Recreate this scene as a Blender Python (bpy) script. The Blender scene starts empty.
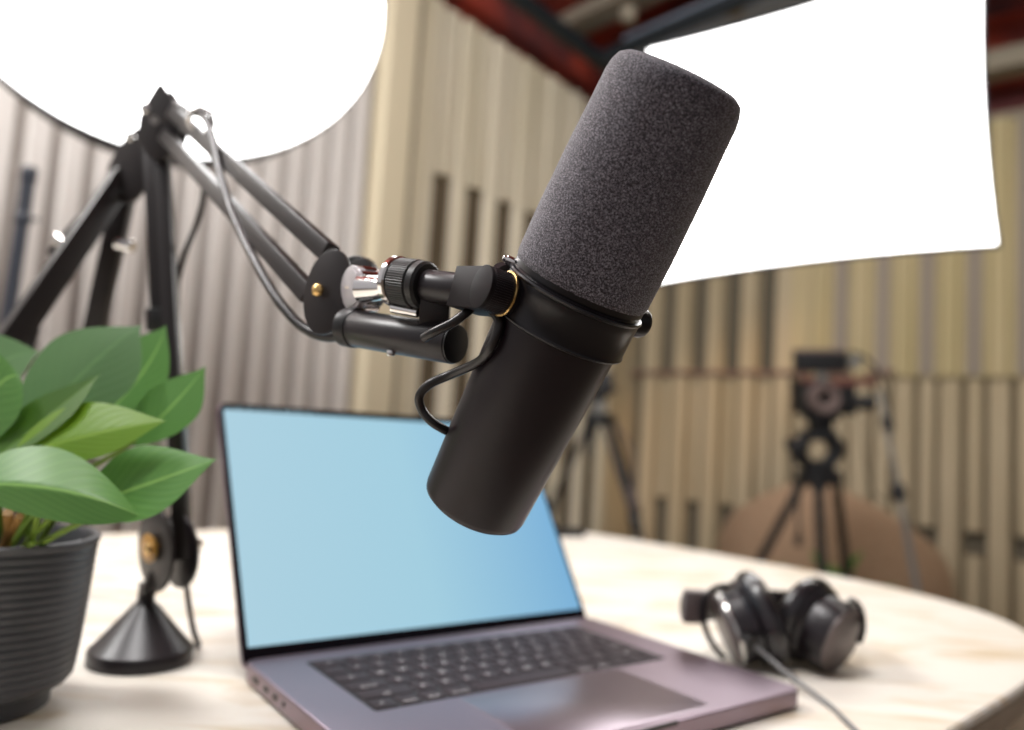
import bpy, bmesh, math, random
from mathutils import Vector as V, Matrix
random.seed(7)
PI = math.pi
scn = bpy.context.scene
col = scn.collection

# ------------------------------------------------------------------ camera
F, PITCH, ROLL, CAMZ = 778.8, .0858, .0597, .9507
fw = V((0, math.cos(PITCH), math.sin(PITCH)))
r0 = V((1, 0, 0)); u0 = r0.cross(fw)
RT = r0*math.cos(ROLL) + u0*math.sin(ROLL)
UP = -r0*math.sin(ROLL) + u0*math.cos(ROLL)
CAM = V((0, 0, CAMZ))
cd = bpy.data.cameras.new('camera'); cam = bpy.data.objects.new('camera', cd); col.objects.link(cam)
cd.sensor_width = 36; cd.sensor_fit = 'HORIZONTAL'; cd.lens = F/1024*36
cd.clip_start = .02; cd.clip_end = 60
m = Matrix((RT, UP, -fw)).transposed().to_4x4(); m.translation = CAM
cam.matrix_world = m
cd.dof.use_dof = True; cd.dof.focus_distance = .345; cd.dof.aperture_fstop = 3.9
scn.camera = cam
# ------------------------------------------------------------------ world, exposure
w = bpy.data.worlds.new('world'); scn.world = w; w.use_nodes = True
# studio surroundings: brighter to the left and overhead, dim to the right and low
_N, _L = w.node_tree.nodes, w.node_tree.links
_tc = _N.new('ShaderNodeTexCoord'); _vm = _N.new('ShaderNodeVectorMath'); _vm.operation = 'DOT_PRODUCT'
_L.new(_tc.outputs['Generated'], _vm.inputs[0]); _vm.inputs[1].default_value = (-.75, -.2, .62)
_mr = _N.new('ShaderNodeMapRange'); _mr.inputs['From Min'].default_value = -.7; _mr.inputs['From Max'].default_value = .9
_mr.inputs['To Min'].default_value = .10; _mr.inputs['To Max'].default_value = .46
_L.new(_vm.outputs['Value'], _mr.inputs['Value']); _L.new(_mr.outputs[0], _N['Background'].inputs[1])
_N['Background'].inputs[0].default_value = (1, .95, .98, 1)
scn.view_settings.view_transform = 'Standard'; scn.view_settings.look = 'None'
scn.view_settings.gamma = 1; scn.view_settings.use_curve_mapping = False
scn.view_settings.exposure = 0.0

def area(name, loc, target, size, power, color=(1, 1, 1)):
    l = bpy.data.lights.new(name, 'AREA'); l.energy = power; l.size = size; l.color = color
    o = bpy.data.objects.new(name, l); col.objects.link(o); o.location = loc
    o.rotation_euler = (V(target)-V(loc)).to_track_quat('-Z', 'Y').to_euler(); return o
area('ceiling_panel_light', (-.5, .4, 3.5), (-1.3, 3.2, 1.3), .9, 110, (1, .985, .98))  # unseen overhead lamp added to brighten the left wall
area('left_wall_light', (-2.3, .7, 3.3), (-1.0, 3.3, .8), .6, 95, (1, .985, .97))  # added fill out of frame, grazes the left wall pleats
area('ceiling_side_light', (2.2, 1.6, 3.5), (1.6, 5.2, .9), .7, 42, (1, .95, .84))  # added fill for the far wall, no visible source
sl = bpy.data.lights.new('warm_wall_spot', 'SPOT'); sl.energy = 200; sl.color = (1, .62, .32); sl.spot_size = .36; sl.spot_blend = 1; sl.shadow_soft_size = .1
so = bpy.data.objects.new('warm_wall_spot', sl); col.objects.link(so); so.location = (2.4, 3.0, 3.3)
so.rotation_euler = (V((1.15, 6.1, .62))-so.location).to_track_quat('-Z', 'Y').to_euler()

def at(x, y, d): return CAM + d*(fw + RT*((x-512)/F) - UP*((y-365)/F))
def onz(x, y, z):
    v = at(x, y, 1)-CAM; return CAM + v*((z-CAMZ)/v.z)
TZ = .75

# ------------------------------------------------------------------ materials
def nt(m): return m.node_tree.nodes, m.node_tree.links
def mat(name, c, rough=.5, metal=0, emit=None, es=1, spec=None, trans=0, coat=0, sheen=0):
    m = bpy.data.materials.new(name); m.use_nodes = True
    b = m.node_tree.nodes['Principled BSDF']
    b.inputs['Base Color'].default_value = (*c, 1); b.inputs['Roughness'].default_value = rough
    b.inputs['Metallic'].default_value = metal
    if spec is not None: b.inputs['Specular IOR Level'].default_value = spec
    if emit: b.inputs['Emission Color'].default_value = (*emit, 1); b.inputs['Emission Strength'].default_value = es
    if trans: b.inputs['Transmission Weight'].default_value = trans
    if coat: b.inputs['Coat Weight'].default_value = coat; b.inputs['Coat Roughness'].default_value = .15
    if sheen: b.inputs['Sheen Weight'].default_value = sheen; b.inputs['Sheen Roughness'].default_value = .5
    return m
def vary(m, c2, scale=20, mapping=(1, 1, 1), rot=(0, 0, 0), lo=.4, hi=.6, bump=0, bscale=None, detail=4, dist=0, bdist=.001):
    N, L = nt(m); b = N['Principled BSDF']
    tc = N.new('ShaderNodeTexCoord'); mp = N.new('ShaderNodeMapping'); L.new(tc.outputs['Object'], mp.inputs[0])
    mp.inputs['Scale'].default_value = mapping; mp.inputs['Rotation'].default_value = rot
    n = N.new('ShaderNodeTexNoise'); n.inputs['Scale'].default_value = scale; n.inputs['Detail'].default_value = detail
    n.inputs['Distortion'].default_value = dist
    L.new(mp.outputs[0], n.inputs[0])
    r = N.new('ShaderNodeValToRGB'); r.color_ramp.elements[0].position = lo; r.color_ramp.elements[1].position = hi
    r.color_ramp.elements[0].color = b.inputs['Base Color'].default_value; r.color_ramp.elements[1].color = (*c2, 1)
    L.new(n.outputs[0], r.inputs[0]); L.new(r.outputs[0], b.inputs['Base Color'])
    if bump:
        n2 = N.new('ShaderNodeTexNoise'); n2.inputs['Scale'].default_value = bscale or scale; n2.inputs['Detail'].default_value = 3
        L.new(mp.outputs[0], n2.inputs[0])
        bp = N.new('ShaderNodeBump'); bp.inputs['Strength'].default_value = bump; bp.inputs['Distance'].default_value = bdist
        L.new(n2.outputs[0], bp.inputs['Height']); L.new(bp.outputs[0], b.inputs['Normal'])
    return m
M = {}
M['foam'] = vary(mat('foam', (.026, .023, .029), .95, sheen=.3), (.33, .305, .35), 1900, lo=.47, hi=.66, detail=2, bump=.6, bscale=2000, bdist=.0005)
M['black_satin'] = mat('black_satin', (.012, .009, .011), .36)
M['mic_black'] = mat('mic_black', (.010, .0055, .008), .38, spec=.38)
M['mic_gloss'] = mat('mic_gloss', (.007, .006, .008), .30, spec=.42)
M['black_matte'] = mat('black_matte', (.008, .006, .007), .5, spec=.3)
M['arm_paint'] = mat('arm_paint', (.018, .014, .0135), .36, spec=.42)
M['rubber'] = mat('rubber', (.010, .010, .010), .42)
M['cable'] = mat('cable', (.012, .010, .010), .33)
M['cable_grey'] = mat('cable_grey', (.16, .16, .16), .35)
M['block'] = mat('block_black', (.008, .0055, .0065), .6, spec=.18)
M['chrome'] = mat('chrome', (.85, .84, .82), .12, 1)
M['steel'] = mat('steel', (.62, .61, .59), .25, 1)
M['brass'] = mat('brass', (.75, .5, .2), .25, 1)
M['amber'] = mat('amber', (.45, .22, .02), .3)  # colour of the orange reflection on the pivot plate, painted in
M['glass'] = mat('glass', (.50, .48, .50), .15, 0, spec=.8, coat=1)
M['alu'] = mat('space_grey_aluminium', (.29, .225, .265), .36, .85)
M['alu_side'] = mat('space_grey_side', (.30, .27, .24), .4, .8)
M['key'] = mat('key', (.026, .017, .021), .6, spec=.25)
M['well'] = mat('key_well', (.012, .010, .012), .55)
M['legend'] = mat('legend', (.75, .72, .72), .5)
M['trackpad'] = mat('trackpad', (.29, .235, .27), .31, .85)
M['bezel'] = mat('bezel', (.004, .005, .007), .12)
M['pot'] = vary(mat('pot', (.040, .042, .048), .42), (.055, .056, .062), 30)
M['soil'] = vary(mat('soil', (.012, .008, .006), .95), (.03, .02, .014), 150, bump=.6)
M['stem'] = mat('stem', (.16, .26, .03), .45)
M['stem_brown'] = mat('stem_brown', (.30, .16, .04), .6)
M['lightwhite'] = mat('diffuser_light', (.9, .9, .9), .6, emit=(1, 1, .99), es=5.0)
M['softblack'] = mat('softbox_cloth', (.02, .02, .026), .6)
M['stand'] = mat('stand_dark', (.020, .024, .035), .4)
M['rig'] = mat('rig_black', (.010, .011, .013), .5)
M['lensring'] = mat('lens_ring', (.16, .12, .11), .4)
M['lens'] = mat('lens_glass', (.004, .005, .007), .06)
M['red'] = mat('red_cord', (.15, .06, .045), .6)
M['grey'] = mat('grey_plastic', (.16, .16, .15), .5)
M['tan'] = vary(mat('tan_fabric', (.36, .24, .15), .9), (.42, .29, .19), 60)
M['wallA'] = vary(mat('grey_corrugated', (.53, .50, .47), .8), (.59, .56, .53), 3, mapping=(1, 1, .15))
M['wallB'] = vary(mat('cream_corrugated', (.60, .54, .40), .75), (.66, .60, .47), 3, mapping=(1, 1, .2))
M['wallC'] = vary(mat('ochre_corrugated', (.43, .36, .19), .75), (.48, .40, .235), 3, mapping=(1, 1, .2))
M['recess'] = mat('recess_brown', (.10, .075, .045), .85)  # dark brown stands in for the shade inside the slots
M['recess_grey'] = mat('recess_grey', (.30, .27, .245), .85)  # darker grey paints the shade in the pleat valleys
M['recess2'] = mat('recess_olive', (.12, .105, .075), .85)  # dark olive paints the slot shade on the far wall
M['wallC1'] = vary(mat('tan_corrugated', (.40, .33, .21), .75), (.46, .385, .26), 3, mapping=(1, 1, .2))
M['wallC2'] = vary(mat('taupe_panel', (.25, .215, .175), .8), (.29, .25, .205), 3, mapping=(1, 1, .2))
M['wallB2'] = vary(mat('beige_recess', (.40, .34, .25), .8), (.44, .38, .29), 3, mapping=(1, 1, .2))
M['pilaster'] = mat('pilaster_cream', (.60, .53, .38), .7)
M['rail'] = mat('rail_brown', (.17, .10, .075), .6)
M['floor'] = vary(mat('floor', (.20, .16, .12), .7), (.25, .20, .15), 4)
M['ceiling'] = vary(mat('ceiling_maroon', (.34, .040, .018), .8), (.10, .02, .02), 2.2)
M['beam'] = mat('beam_olive', (.24, .21, .16), .8)
M['pipe'] = mat('pipe_black', (.006, .012, .018), .5)
M['duct'] = mat('duct_grey', (.30, .35, .43), .5, .1)
# table stone
m = mat('travertine', (.74, .70, .625), .38); M['table'] = m
vary(m, (.55, .43, .27), 7, mapping=(1, 4.0, 1), rot=(0, 0, -.15), lo=.50, hi=.72, detail=7, dist=1.0)
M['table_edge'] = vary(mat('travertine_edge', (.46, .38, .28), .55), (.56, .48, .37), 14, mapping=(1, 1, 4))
def leafmat(name, c, c2, rough=.46):
    m = mat(name, c, rough)
    N, L = nt(m); b = N['Principled BSDF']
    uv = N.new('ShaderNodeUVMap'); sp = N.new('ShaderNodeSeparateXYZ'); L.new(uv.outputs[0], sp.inputs[0])
    # u across (0..1, .5 = midrib), v along
    ab = N.new('ShaderNodeMath'); ab.operation = 'SUBTRACT'; L.new(sp.outputs[0], ab.inputs[0]); ab.inputs[1].default_value = .5
    a2 = N.new('ShaderNodeMath'); a2.operation = 'ABSOLUTE'; L.new(ab.outputs[0], a2.inputs[0])
    rp = N.new('ShaderNodeValToRGB'); rp.color_ramp.elements[0].position = .006; rp.color_ramp.elements[0].color = (1, 1, 1, 1)
    rp.color_ramp.elements[1].position = .030; rp.color_ramp.elements[1].color = (0, 0, 0, 1); L.new(a2.outputs[0], rp.inputs[0])
    ma = N.new('ShaderNodeMath'); ma.operation = 'MULTIPLY_ADD'; L.new(a2.outputs[0], ma.inputs[0]); ma.inputs[1].default_value = -.9; L.new(sp.outputs[1], ma.inputs[2])
    sn = N.new('ShaderNodeMath'); sn.operation = 'MULTIPLY'; L.new(ma.outputs[0], sn.inputs[0]); sn.inputs[1].default_value = 58
    si = N.new('ShaderNodeMath'); si.operation = 'SINE'; L.new(sn.outputs[0], si.inputs[0])
    r2 = N.new('ShaderNodeValToRGB'); r2.color_ramp.elements[0].position = .80; r2.color_ramp.elements[1].position = 1.0
    r2.color_ramp.elements[0].color = (0, 0, 0, 1); r2.color_ramp.elements[1].color = (.16, .16, .16, 1); L.new(si.outputs[0], r2.inputs[0])
    tc = N.new('ShaderNodeTexCoord'); n = N.new('ShaderNodeTexNoise'); n.inputs['Scale'].default_value = 30; L.new(tc.outputs['Object'], n.inputs[0])
    mx0 = N.new('ShaderNodeMix'); mx0.data_type = 'RGBA'; L.new(n.outputs[0], mx0.inputs[0])
    mx0.inputs[6].default_value = (*c, 1); mx0.inputs[7].default_value = (c[0]*1.25, c[1]*1.15, c[2]*1.2, 1)
    ad = N.new('ShaderNodeMath'); ad.operation = 'MAXIMUM'; L.new(rp.outputs[0], ad.inputs[0]); L.new(r2.outputs[0], ad.inputs[1])
    mx = N.new('ShaderNodeMix'); mx.data_type = 'RGBA'; L.new(ad.outputs[0], mx.inputs[0])
    L.new(mx0.outputs[2], mx.inputs[6]); mx.inputs[7].default_value = (*c2, 1)
    L.new(mx.outputs[2], b.inputs['Base Color'])
    b.inputs['Subsurface Weight'].default_value = 0
    tr = N.new('ShaderNodeBsdfTranslucent'); L.new(mx.outputs[2], tr.inputs[0])
    ms = N.new('ShaderNodeMixShader'); ms.inputs[0].default_value = .28
    out = N['Material Output']; L.new(b.outputs[0], ms.inputs[1]); L.new(tr.outputs[0], ms.inputs[2]); L.new(ms.outputs[0], out.inputs[0])
    bp = N.new('ShaderNodeBump'); bp.inputs['Strength'].default_value = .08; bp.inputs['Distance'].default_value = .0005
    L.new(si.outputs[0], bp.inputs['Height']); L.new(bp.outputs[0], b.inputs['Normal'])
    return m
M['leaf'] = leafmat('leaf_green', (.092, .24, .052), (.27, .50, .12))
M['leaf2'] = leafmat('leaf_yellow_green', (.13, .27, .012), (.22, .38, .03))
M['leaf4'] = leafmat('leaf_dark_green', (.045, .13, .008), (.10, .22, .02))
M['leaf3'] = leafmat('leaf_bluish', (.085, .19, .065), (.13, .27, .09))
# screen
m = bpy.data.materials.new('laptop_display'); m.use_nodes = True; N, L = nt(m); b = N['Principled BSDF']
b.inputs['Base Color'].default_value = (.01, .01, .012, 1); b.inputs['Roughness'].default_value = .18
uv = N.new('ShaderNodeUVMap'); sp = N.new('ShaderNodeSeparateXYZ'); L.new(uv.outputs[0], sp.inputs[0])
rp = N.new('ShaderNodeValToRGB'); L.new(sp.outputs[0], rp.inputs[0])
rp.color_ramp.elements[0].color = (.42, .65, .765, 1); rp.color_ramp.elements[1].color = (.20, .45, .70, 1)  # bluer right side: viewing-angle and reflection tone put into the emission colour
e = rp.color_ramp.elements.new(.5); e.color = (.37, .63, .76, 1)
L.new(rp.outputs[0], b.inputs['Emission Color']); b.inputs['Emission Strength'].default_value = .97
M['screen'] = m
M['menu'] = mat('menu_text', (.2, .3, .35), .5, emit=(.2, .35, .42), es=.5)

# ------------------------------------------------------------------ mesh helpers
class MB:
    def __init__(s): s.v = []; s.f = []; s.uv = {}
    def add(s, vs, fs, mtx=None):
        b = len(s.v)
        for p in vs:
            p = V(p); s.v.append(mtx @ p if mtx else p)
        for f in fs: s.f.append([b+i for i in f])
        return s
    def lathe(s, prof, n=48, mtx=None):
        vs = []; fs = []; k = len(prof)
        for i in range(n):
            a = 2*PI*i/n
            for r, z in prof: vs.append((r*math.cos(a), r*math.sin(a), z))
        for i in range(n):
            j = (i+1) % n
            for q in range(k-1):
                fs.append([i*k+q, j*k+q, j*k+q+1, i*k+q+1])
        if prof[0][0] > 1e-6: fs.append([i*k for i in range(n)][::-1])
        if prof[-1][0] > 1e-6: fs.append([i*k+k-1 for i in range(n)])
        return s.add(vs, fs, mtx)
    def tube(s, pts, r, n=16, smooth=0, closed=False):
        pts = [V(p) for p in pts]
        rs = r if isinstance(r, (list, tuple)) else [r]*len(pts)
        if smooth: pts, rs = catmull(pts, rs, smooth)
        vs = []; fs = []; K = len(pts)
        t = (pts[1]-pts[0]).normalized(); nrm = t.orthogonal().normalized()
        for i, p in enumerate(pts):
            a = pts[max(i-1, 0)]; c = pts[min(i+1, K-1)]
            if closed: a = pts[i-1]; c = pts[(i+1) % K]
            t = (c-a).normalized(); nrm = (nrm - t*nrm.dot(t)).normalized(); bi = t.cross(nrm)
            for j in range(n):
                q = 2*PI*j/n; vs.append(p + (nrm*math.cos(q)+bi*math.sin(q))*rs[i])
        for i in range(K if closed else K-1):
            for j in range(n):
                k = (j+1) % n; i2 = (i+1) % K; fs.append([i*n+j, i*n+k, i2*n+k, i2*n+j])
        if not closed:
            fs.append(list(range(n))[::-1]); fs.append([(K-1)*n+j for j in range(n)])
        return s.add(vs, fs)
    def box(s, cx, cy, cz, sx, sy, sz, mtx=None, bev=0, seg=2):
        bm = bmesh.new(); bmesh.ops.create_cube(bm, size=1)
        for v in bm.verts: v.co = V((cx+v.co.x*sx, cy+v.co.y*sy, cz+v.co.z*sz))
        if bev: bmesh.ops.bevel(bm, geom=bm.edges[:], offset=bev, segments=seg, affect='EDGES', profile=.5)
        bm.verts.index_update()
        s.add([v.co.copy() for v in bm.verts], [[v.index for v in f.verts] for f in bm.faces], mtx); bm.free(); return s
    def bar(s, a, b, w, h, side, bev=.0008, ext=0):
        """rectangular bar from a to b; h measured along 'side'"""
        a = V(a); b = V(b); x = (b-a).normalized(); y = (V(side)-x*x.dot(V(side))).normalized(); z = x.cross(y)
        mt = Matrix((x, y, z)).transposed().to_4x4(); mt.translation = (a+b)/2
        return s.box(0, 0, 0, (b-a).length+ext, h, w, mt, bev)
    def prism(s, outline, z0, z1, mtx=None, bev=0):
        bm = bmesh.new(); vs = [bm.verts.new((x, y, z0)) for x, y in outline]; f = bm.faces.new(vs)
        r = bmesh.ops.extrude_face_region(bm, geom=[f])
        for e in r['geom']:
            if isinstance(e, bmesh.types.BMVert): e.co.z = z1
        if bev:
            es = [e for e in bm.edges if abs(e.verts[0].co.z-e.verts[1].co.z) < 1e-7]
            bmesh.ops.bevel(bm, geom=es, offset=bev, segments=2, affect='EDGES', profile=.5)
        bmesh.ops.recalc_face_normals(bm, faces=bm.faces[:]); bm.verts.index_update()
        s.add([v.co.copy() for v in bm.verts], [[v.index for v in f.verts] for f in bm.faces], mtx); bm.free(); return s
    def build(s, name, m, parent=None, smooth=35, uvs=None):
        me = bpy.data.meshes.new(name); o = bpy.data.objects.new(name, me); col.objects.link(o)
        if parent: off = parent['_o']; off = V(off)
        else:
            if s.v:
                xs = [p.x for p in s.v]; ys = [p.y for p in s.v]; zs = [p.z for p in s.v]
                off = V(((min(xs)+max(xs))/2, (min(ys)+max(ys))/2, min(zs)))
        me.from_pydata([p-off for p in s.v], [], s.f); me.validate()
        bm = bmesh.new(); bm.from_mesh(me); bmesh.ops.recalc_face_normals(bm, faces=bm.faces[:]); bm.to_mesh(me); bm.free()
        if uvs:
            l = me.uv_layers.new(name='UVMap')
            for lp in me.loops: l.data[lp.index].uv = uvs[lp.vertex_index]
        me.materials.append(M[m] if isinstance(m, str) else m)
        if smooth: me.shade_smooth(); me.set_sharp_from_angle(angle=math.radians(smooth))
        if parent: o.parent = parent; o['_o'] = parent['_o']
        else: o.location = off; o['_o'] = off[:]
        return o
def catmull(P, rs, k):
    out = []; ro = []
    for i in range(len(P)-1):
        p0 = P[max(i-1, 0)]; p1 = P[i]; p2 = P[i+1]; p3 = P[min(i+2, len(P)-1)]
        for j in range(k):
            t = j/k; out.append(.5*((2*p1)+(p2-p0)*t+(2*p0-5*p1+4*p2-p3)*t*t+(3*p1-p0-3*p2+p3)*t**3)); ro.append(rs[i]*(1-t)+rs[i+1]*t)
    out.append(P[-1]); ro.append(rs[-1]); return out, ro
def frame(o, z, x=None):
    z = V(z).normalized(); x = V(x) if x is not None else z.orthogonal()
    x = (x-z*x.dot(z)).normalized(); y = z.cross(x)
    mt = Matrix((x, y, z)).transposed().to_4x4(); mt.translation = V(o); return mt
def tag(o, label=None, cat=None, group=None, kind=None):
    if label: o['label'] = label
    if cat: o['category'] = cat
    if group: o['group'] = group
    if kind: o['kind'] = kind
    return o
def thing(name, loc, label, cat, group=None):
    o = bpy.data.objects.new(name, None); col.objects.link(o); o.location = loc; o['_o'] = V(loc)[:]
    o.empty_display_size = .05; return tag(o, label, cat, group)
def rrect(w, h, r, n=6, cx=0, cy=0):
    pts = []
    for sx, sy, a0 in ((1, 1, 0), (-1, 1, 90), (-1, -1, 180), (1, -1, 270)):
        for i in range(n+1):
            a = math.radians(a0+90*i/n); pts.append((cx+sx*(w/2-r)+r*math.cos(a), cy+sy*(h/2-r)+r*math.sin(a)))
    return pts
def cyl(r, z0, z1, b=0):
    if not b: return [(r, z0), (r, z1)]
    return [(0, z0), (r-b, z0), (r-b*.3, z0+b*.3), (r, z0+b), (r, z1-b), (r-b*.3, z1-b*.3), (r-b, z1), (0, z1)]

# ------------------------------------------------------------------ room axes
A = math.radians(39)
E1 = V((math.sin(A), math.cos(A), 0)); NN = V((math.cos(A), -math.sin(A), 0)); ZZ = V((0, 0, 1))
D, EW = 3.05, 5.3                       # left wall plane NN.P=-D ; far wall plane E1.P=EW
def corr_wall(mb, origin, along, normal, s0, s1, period, fw_, depth, z0, z1, slope=.012, skip=None):
    """raised boards (trapezoid section) with a thin back plane between"""
    n0 = int(math.ceil(s0/period)); n1 = int(math.floor(s1/period)); prof = [(s0, 0)]
    for k in range(n0, n1):
        c = (k+.5)*period; a = c-fw_/2; b_ = c+fw_/2
        prof += [(a, 0), (a+slope, depth), (b_-slope, depth), (b_, 0)]
    prof.append((s1, 0))
    outl = [origin+along*s+normal*d for s, d in prof]
    vs = []; fs = []
    for p in outl: vs += [p+ZZ*z0, p+ZZ*z1]
    for i in range(len(outl)-1): fs.append([2*i, 2*i+2, 2*i+3, 2*i+1])
    for i in range(1, len(outl)-1, 4):
        if i+3 < len(outl): fs.append([2*i+1, 2*i+3, 2*i+5, 2*i+7]); fs.append([2*i, 2*i+2, 2*i+4, 2*i+6])
    mb.add(vs, fs)
def struct(name, mb, m, smooth=0):
    return tag(mb.build(name, m, None, smooth), kind='structure')

# floor, ceiling
mb = MB(); mb.box(0, 2, -.05, 14, 14, .1); struct('floor', mb, 'floor')
mb = MB()
ctr = E1*2 + NN*0; mt = Matrix((E1, NN, ZZ)).transposed().to_4x4(); mt.translation = E1*(EW-3.2)+NN*1.4+ZZ*3.80
mb.box(0, 0, 0, 6.9, 9.4, .08, mt); struct('ceiling', mb, 'ceiling')

# left wall: grey corrugated part, cream pilaster, cream boards with slots
OL = NN*(-D)
sA = 2.50
def wall_child(name, mb, m, parent): return mb.build(name, m, parent, 0)
mb = MB(); corr_wall(mb, OL, E1, NN, -2.0, sA-.01, .118, .090, .050, 0, 3.6, .014)
wl = struct('wall_left', mb, 'wallA', 0)
def slab(p, along, nrm, s0, s1, d0, d1, z0, z1):
    mt = Matrix((along, nrm, ZZ)).transposed().to_4x4(); mt.translation = p+along*(s0+s1)/2+nrm*(d0+d1)/2+ZZ*(z0+z1)/2
    return MB().box(0, 0, 0, s1-s0, d1-d0, z1-z0, mt)
wall_child('grey_backing', slab(OL, E1, NN, -2.0, sA-.01, -.02, .003, 0, 3.6), 'recess_grey', wl)  # darker sheet in place of shade between the pleats
PL = .277
mb = MB()
corr_wall(mb, OL-NN*.03, E1, NN, sA+.27, EW, PL, .102, .055, 0, 3.33, .012)
wall_child('tall_boards', mb, 'wallB', wl)
def slab(p, along, nrm, s0, s1, d0, d1, z0, z1):
    mt = Matrix((along, nrm, ZZ)).transposed().to_4x4(); mt.translation = p+along*(s0+s1)/2+nrm*(d0+d1)/2+ZZ*(z0+z1)/2
    return MB().box(0, 0, 0, s1-s0, d1-d0, z1-z0, mt)
wall_child('backing', slab(OL-NN*.03, E1, NN, sA+.28, EW+.05, -.02, .004, 0, 3.3), 'recess', wl)  # dark sheet in place of occlusion shade behind the boards
mb = MB()
o2 = OL+E1*(PL/2)-NN*.03
corr_wall(mb, o2, E1, NN, sA+.18, EW-.2, PL, .110, .045, 2.37, 3.33, .010)
wall_child('short_boards', mb, 'wallB', wl)
mb = MB(); mt = Matrix((E1, NN, ZZ)).transposed().to_4x4(); mt.translation = OL+E1*(sA+.1)
mb.box(-.0, .045, 1.69, .20, .12, 3.38, mt, .012); mb.box(.225, .02, 1.69, .05, .04, 3.38, mt, .006)
struct('trim_1', mb, 'pilaster')
mb = MB(); mt = Matrix((E1, NN, ZZ)).transposed().to_4x4(); mt.translation = OL+E1*2.0
mb.box(0, -.09, 3.5, 7.4, .06, .60, mt); struct('trim_2', mb, 'ceiling')
struct('trim_6', slab(OL, E1, NN, EW-.42, EW, -.02, .03, 0, 3.3), 'wallC1')
# far (right-hand) wall
OR = E1*EW
al = NN
mb = MB(); corr_wall(mb, OR, al, -E1, -D, 4.5, .25, .125, .10, 0, 2.95, .012)
wr = struct('wall_right', mb, 'wallC1', 0)
wall_child('backing', slab(OR, al, -E1, -D, 4.5, -.02, .004, 0, 2.94), 'recess2', wr)  # dark sheet paints the shade between far wall boards
mb = MB()
o2 = OR+NN*.125
corr_wall(mb, o2, al, -E1, -D-.1, 4.2, .25, .105, .075, .54, 1.44, .015)
corr_wall(mb, o2, al, -E1, -1.5, 4.2, .25, .110, .075, 0, .40, .015)
wall_child('short_boards', mb, 'wallC1', wr)
mb = MB(); corr_wall(mb, o2, al, -E1, -1.9, 4.2, .25, .115, .105, 1.44, 2.95, .015)
wall_child('taupe_boards', mb, 'wallC2', wr)
mb = MB(); corr_wall(mb, OR-E1*.098, al, -E1, -1.9, 4.2, .25, .10, .040, 1.43, 2.95, .012)
wall_child('cover_boards', mb, 'wallC', wr)
mb = MB(); mt = Matrix((NN, -E1, ZZ)).transposed().to_4x4(); mt.translation = OR
mb.box(-2.1, .108, 1.455, 1.85, .016, .035, mt, .004)
struct('trim_3', mb, 'rail')
mb = MB(); mb.box(.8, -.02, 3.3, 7.6, .06, .7, mt)
struct('trim_4', mb, 'ceiling')
mb = MB(); mb.box(.8, .05, 2.97, 7.6, .12, .05, mt, .006); mb.box(.8, .35, 3.18, 7.6, .18, .12, mt, .01)
struct('trim_5', mb, 'beam')

# ceiling services
def ceil_pt(x, y, z): return onz(x, y, z)
def ceil_run(name, p, direction, l0, l1, w, h, m, label, cat, rnd=False):
    mb = MB(); a = p+direction*l0; b_ = p+direction*l1
    if rnd: mb.tube([a, b_], w, 20)
    else: mb.bar(a, b_, w, h, ZZ, .006)
    o = mb.build(name, m); tag(o, label, cat); return o
p = ceil_pt(560, 30, 3.45); ceil_run('ceiling_pipe', p, E1, -1.2, 1.75, .055, 0, 'pipe', 'thick black pipe under the maroon ceiling running alongside the corrugated left wall', 'pipe', True)
p = ceil_pt(650, 38, 3.38); q = ceil_pt(738, 0, 3.38); dd = (q-p).normalized()
ceil_run('ceiling_pipe', p, dd, -.35, 3.2, .05, 0, 'pipe', 'black pipe crossing the ceiling just above the rectangular softbox', 'pipe', True)
p = ceil_pt(700, 32, 3.55); ceil_run('air_duct', p, dd, -.5, 3.4, .34, .16, 'duct', 'blue grey flat duct behind the top edge of the rectangular softbox', 'duct')
p = ceil_pt(600, 12, 3.70); ceil_run('ceiling_beam', p, dd, -.5, 3.2, .20, .09, 'beam', 'pale olive beam across the ceiling left of the softbox', 'beam')
p = ceil_pt(490, 22, 3.70); ceil_run('ceiling_beam', V((0, 0, 0))+p+E1*.45, dd, -.1, .9, .13, .09, 'beam', 'short greyish beam end between the black pipe and the corrugated wall', 'beam')
for (x, y), lb in (((628, 22), 'small pale junction box fixed beside the black ceiling pipe'), ((735, 14), 'small pale fitting on the duct above the softbox')):
    mb = MB(); p = ceil_pt(x, y, 3.42); mb.lathe(cyl(.045, 0, .09, .012), 24, Matrix.Translation(p)); tag(mb.build('ceiling_fitting', 'beam'), lb, 'fitting')

# ------------------------------------------------------------------ table (oblong with round ends)
TA = V((.64, .768, 0)); TN = V((TA.y, -TA.x, 0))
c0 = V((.03, 1.085, 0)); R_ = .585; LEN = 1.25
TA = V((math.cos(.739), math.sin(.739), 0)); TN = V((TA.y, -TA.x, 0)); c0 = V((-.011, 1.054, 0)); R_ = .575; LEN = .65; POW = 2/3.3
def oval(r, z, n=72):
    pts = []
    for sgn, cc in ((1, c0), (-1, c0-TA*LEN)):
        for i in range(n+1):
            a = -PI/2+PI*i/n; ca, sa_ = math.cos(a), math.sin(a)
            pts.append(cc+TA*(sgn*r*abs(ca)**POW)+TN*(-sgn*r*math.copysign(abs(sa_)**POW, sa_)))
    return [p+ZZ*z for p in pts]
tb = thing('oval_table', c0-TA*LEN/2, 'long oval table with a cream streaked stone top under the laptop', 'table')
def ringstack(mb, specs):
    vs = []; n = None; fs = []
    for r, z in specs:
        o = oval(r, z); n = len(o); vs += o
    for k in range(len(specs)-1):
        for i in range(n): j = (i+1) % n; fs.append([k*n+i, k*n+j, (k+1)*n+j, (k+1)*n+i])
    fs.append(list(range(n))); fs.append([(len(specs)-1)*n+i for i in range(n)]); mb.add(vs, fs)
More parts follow.
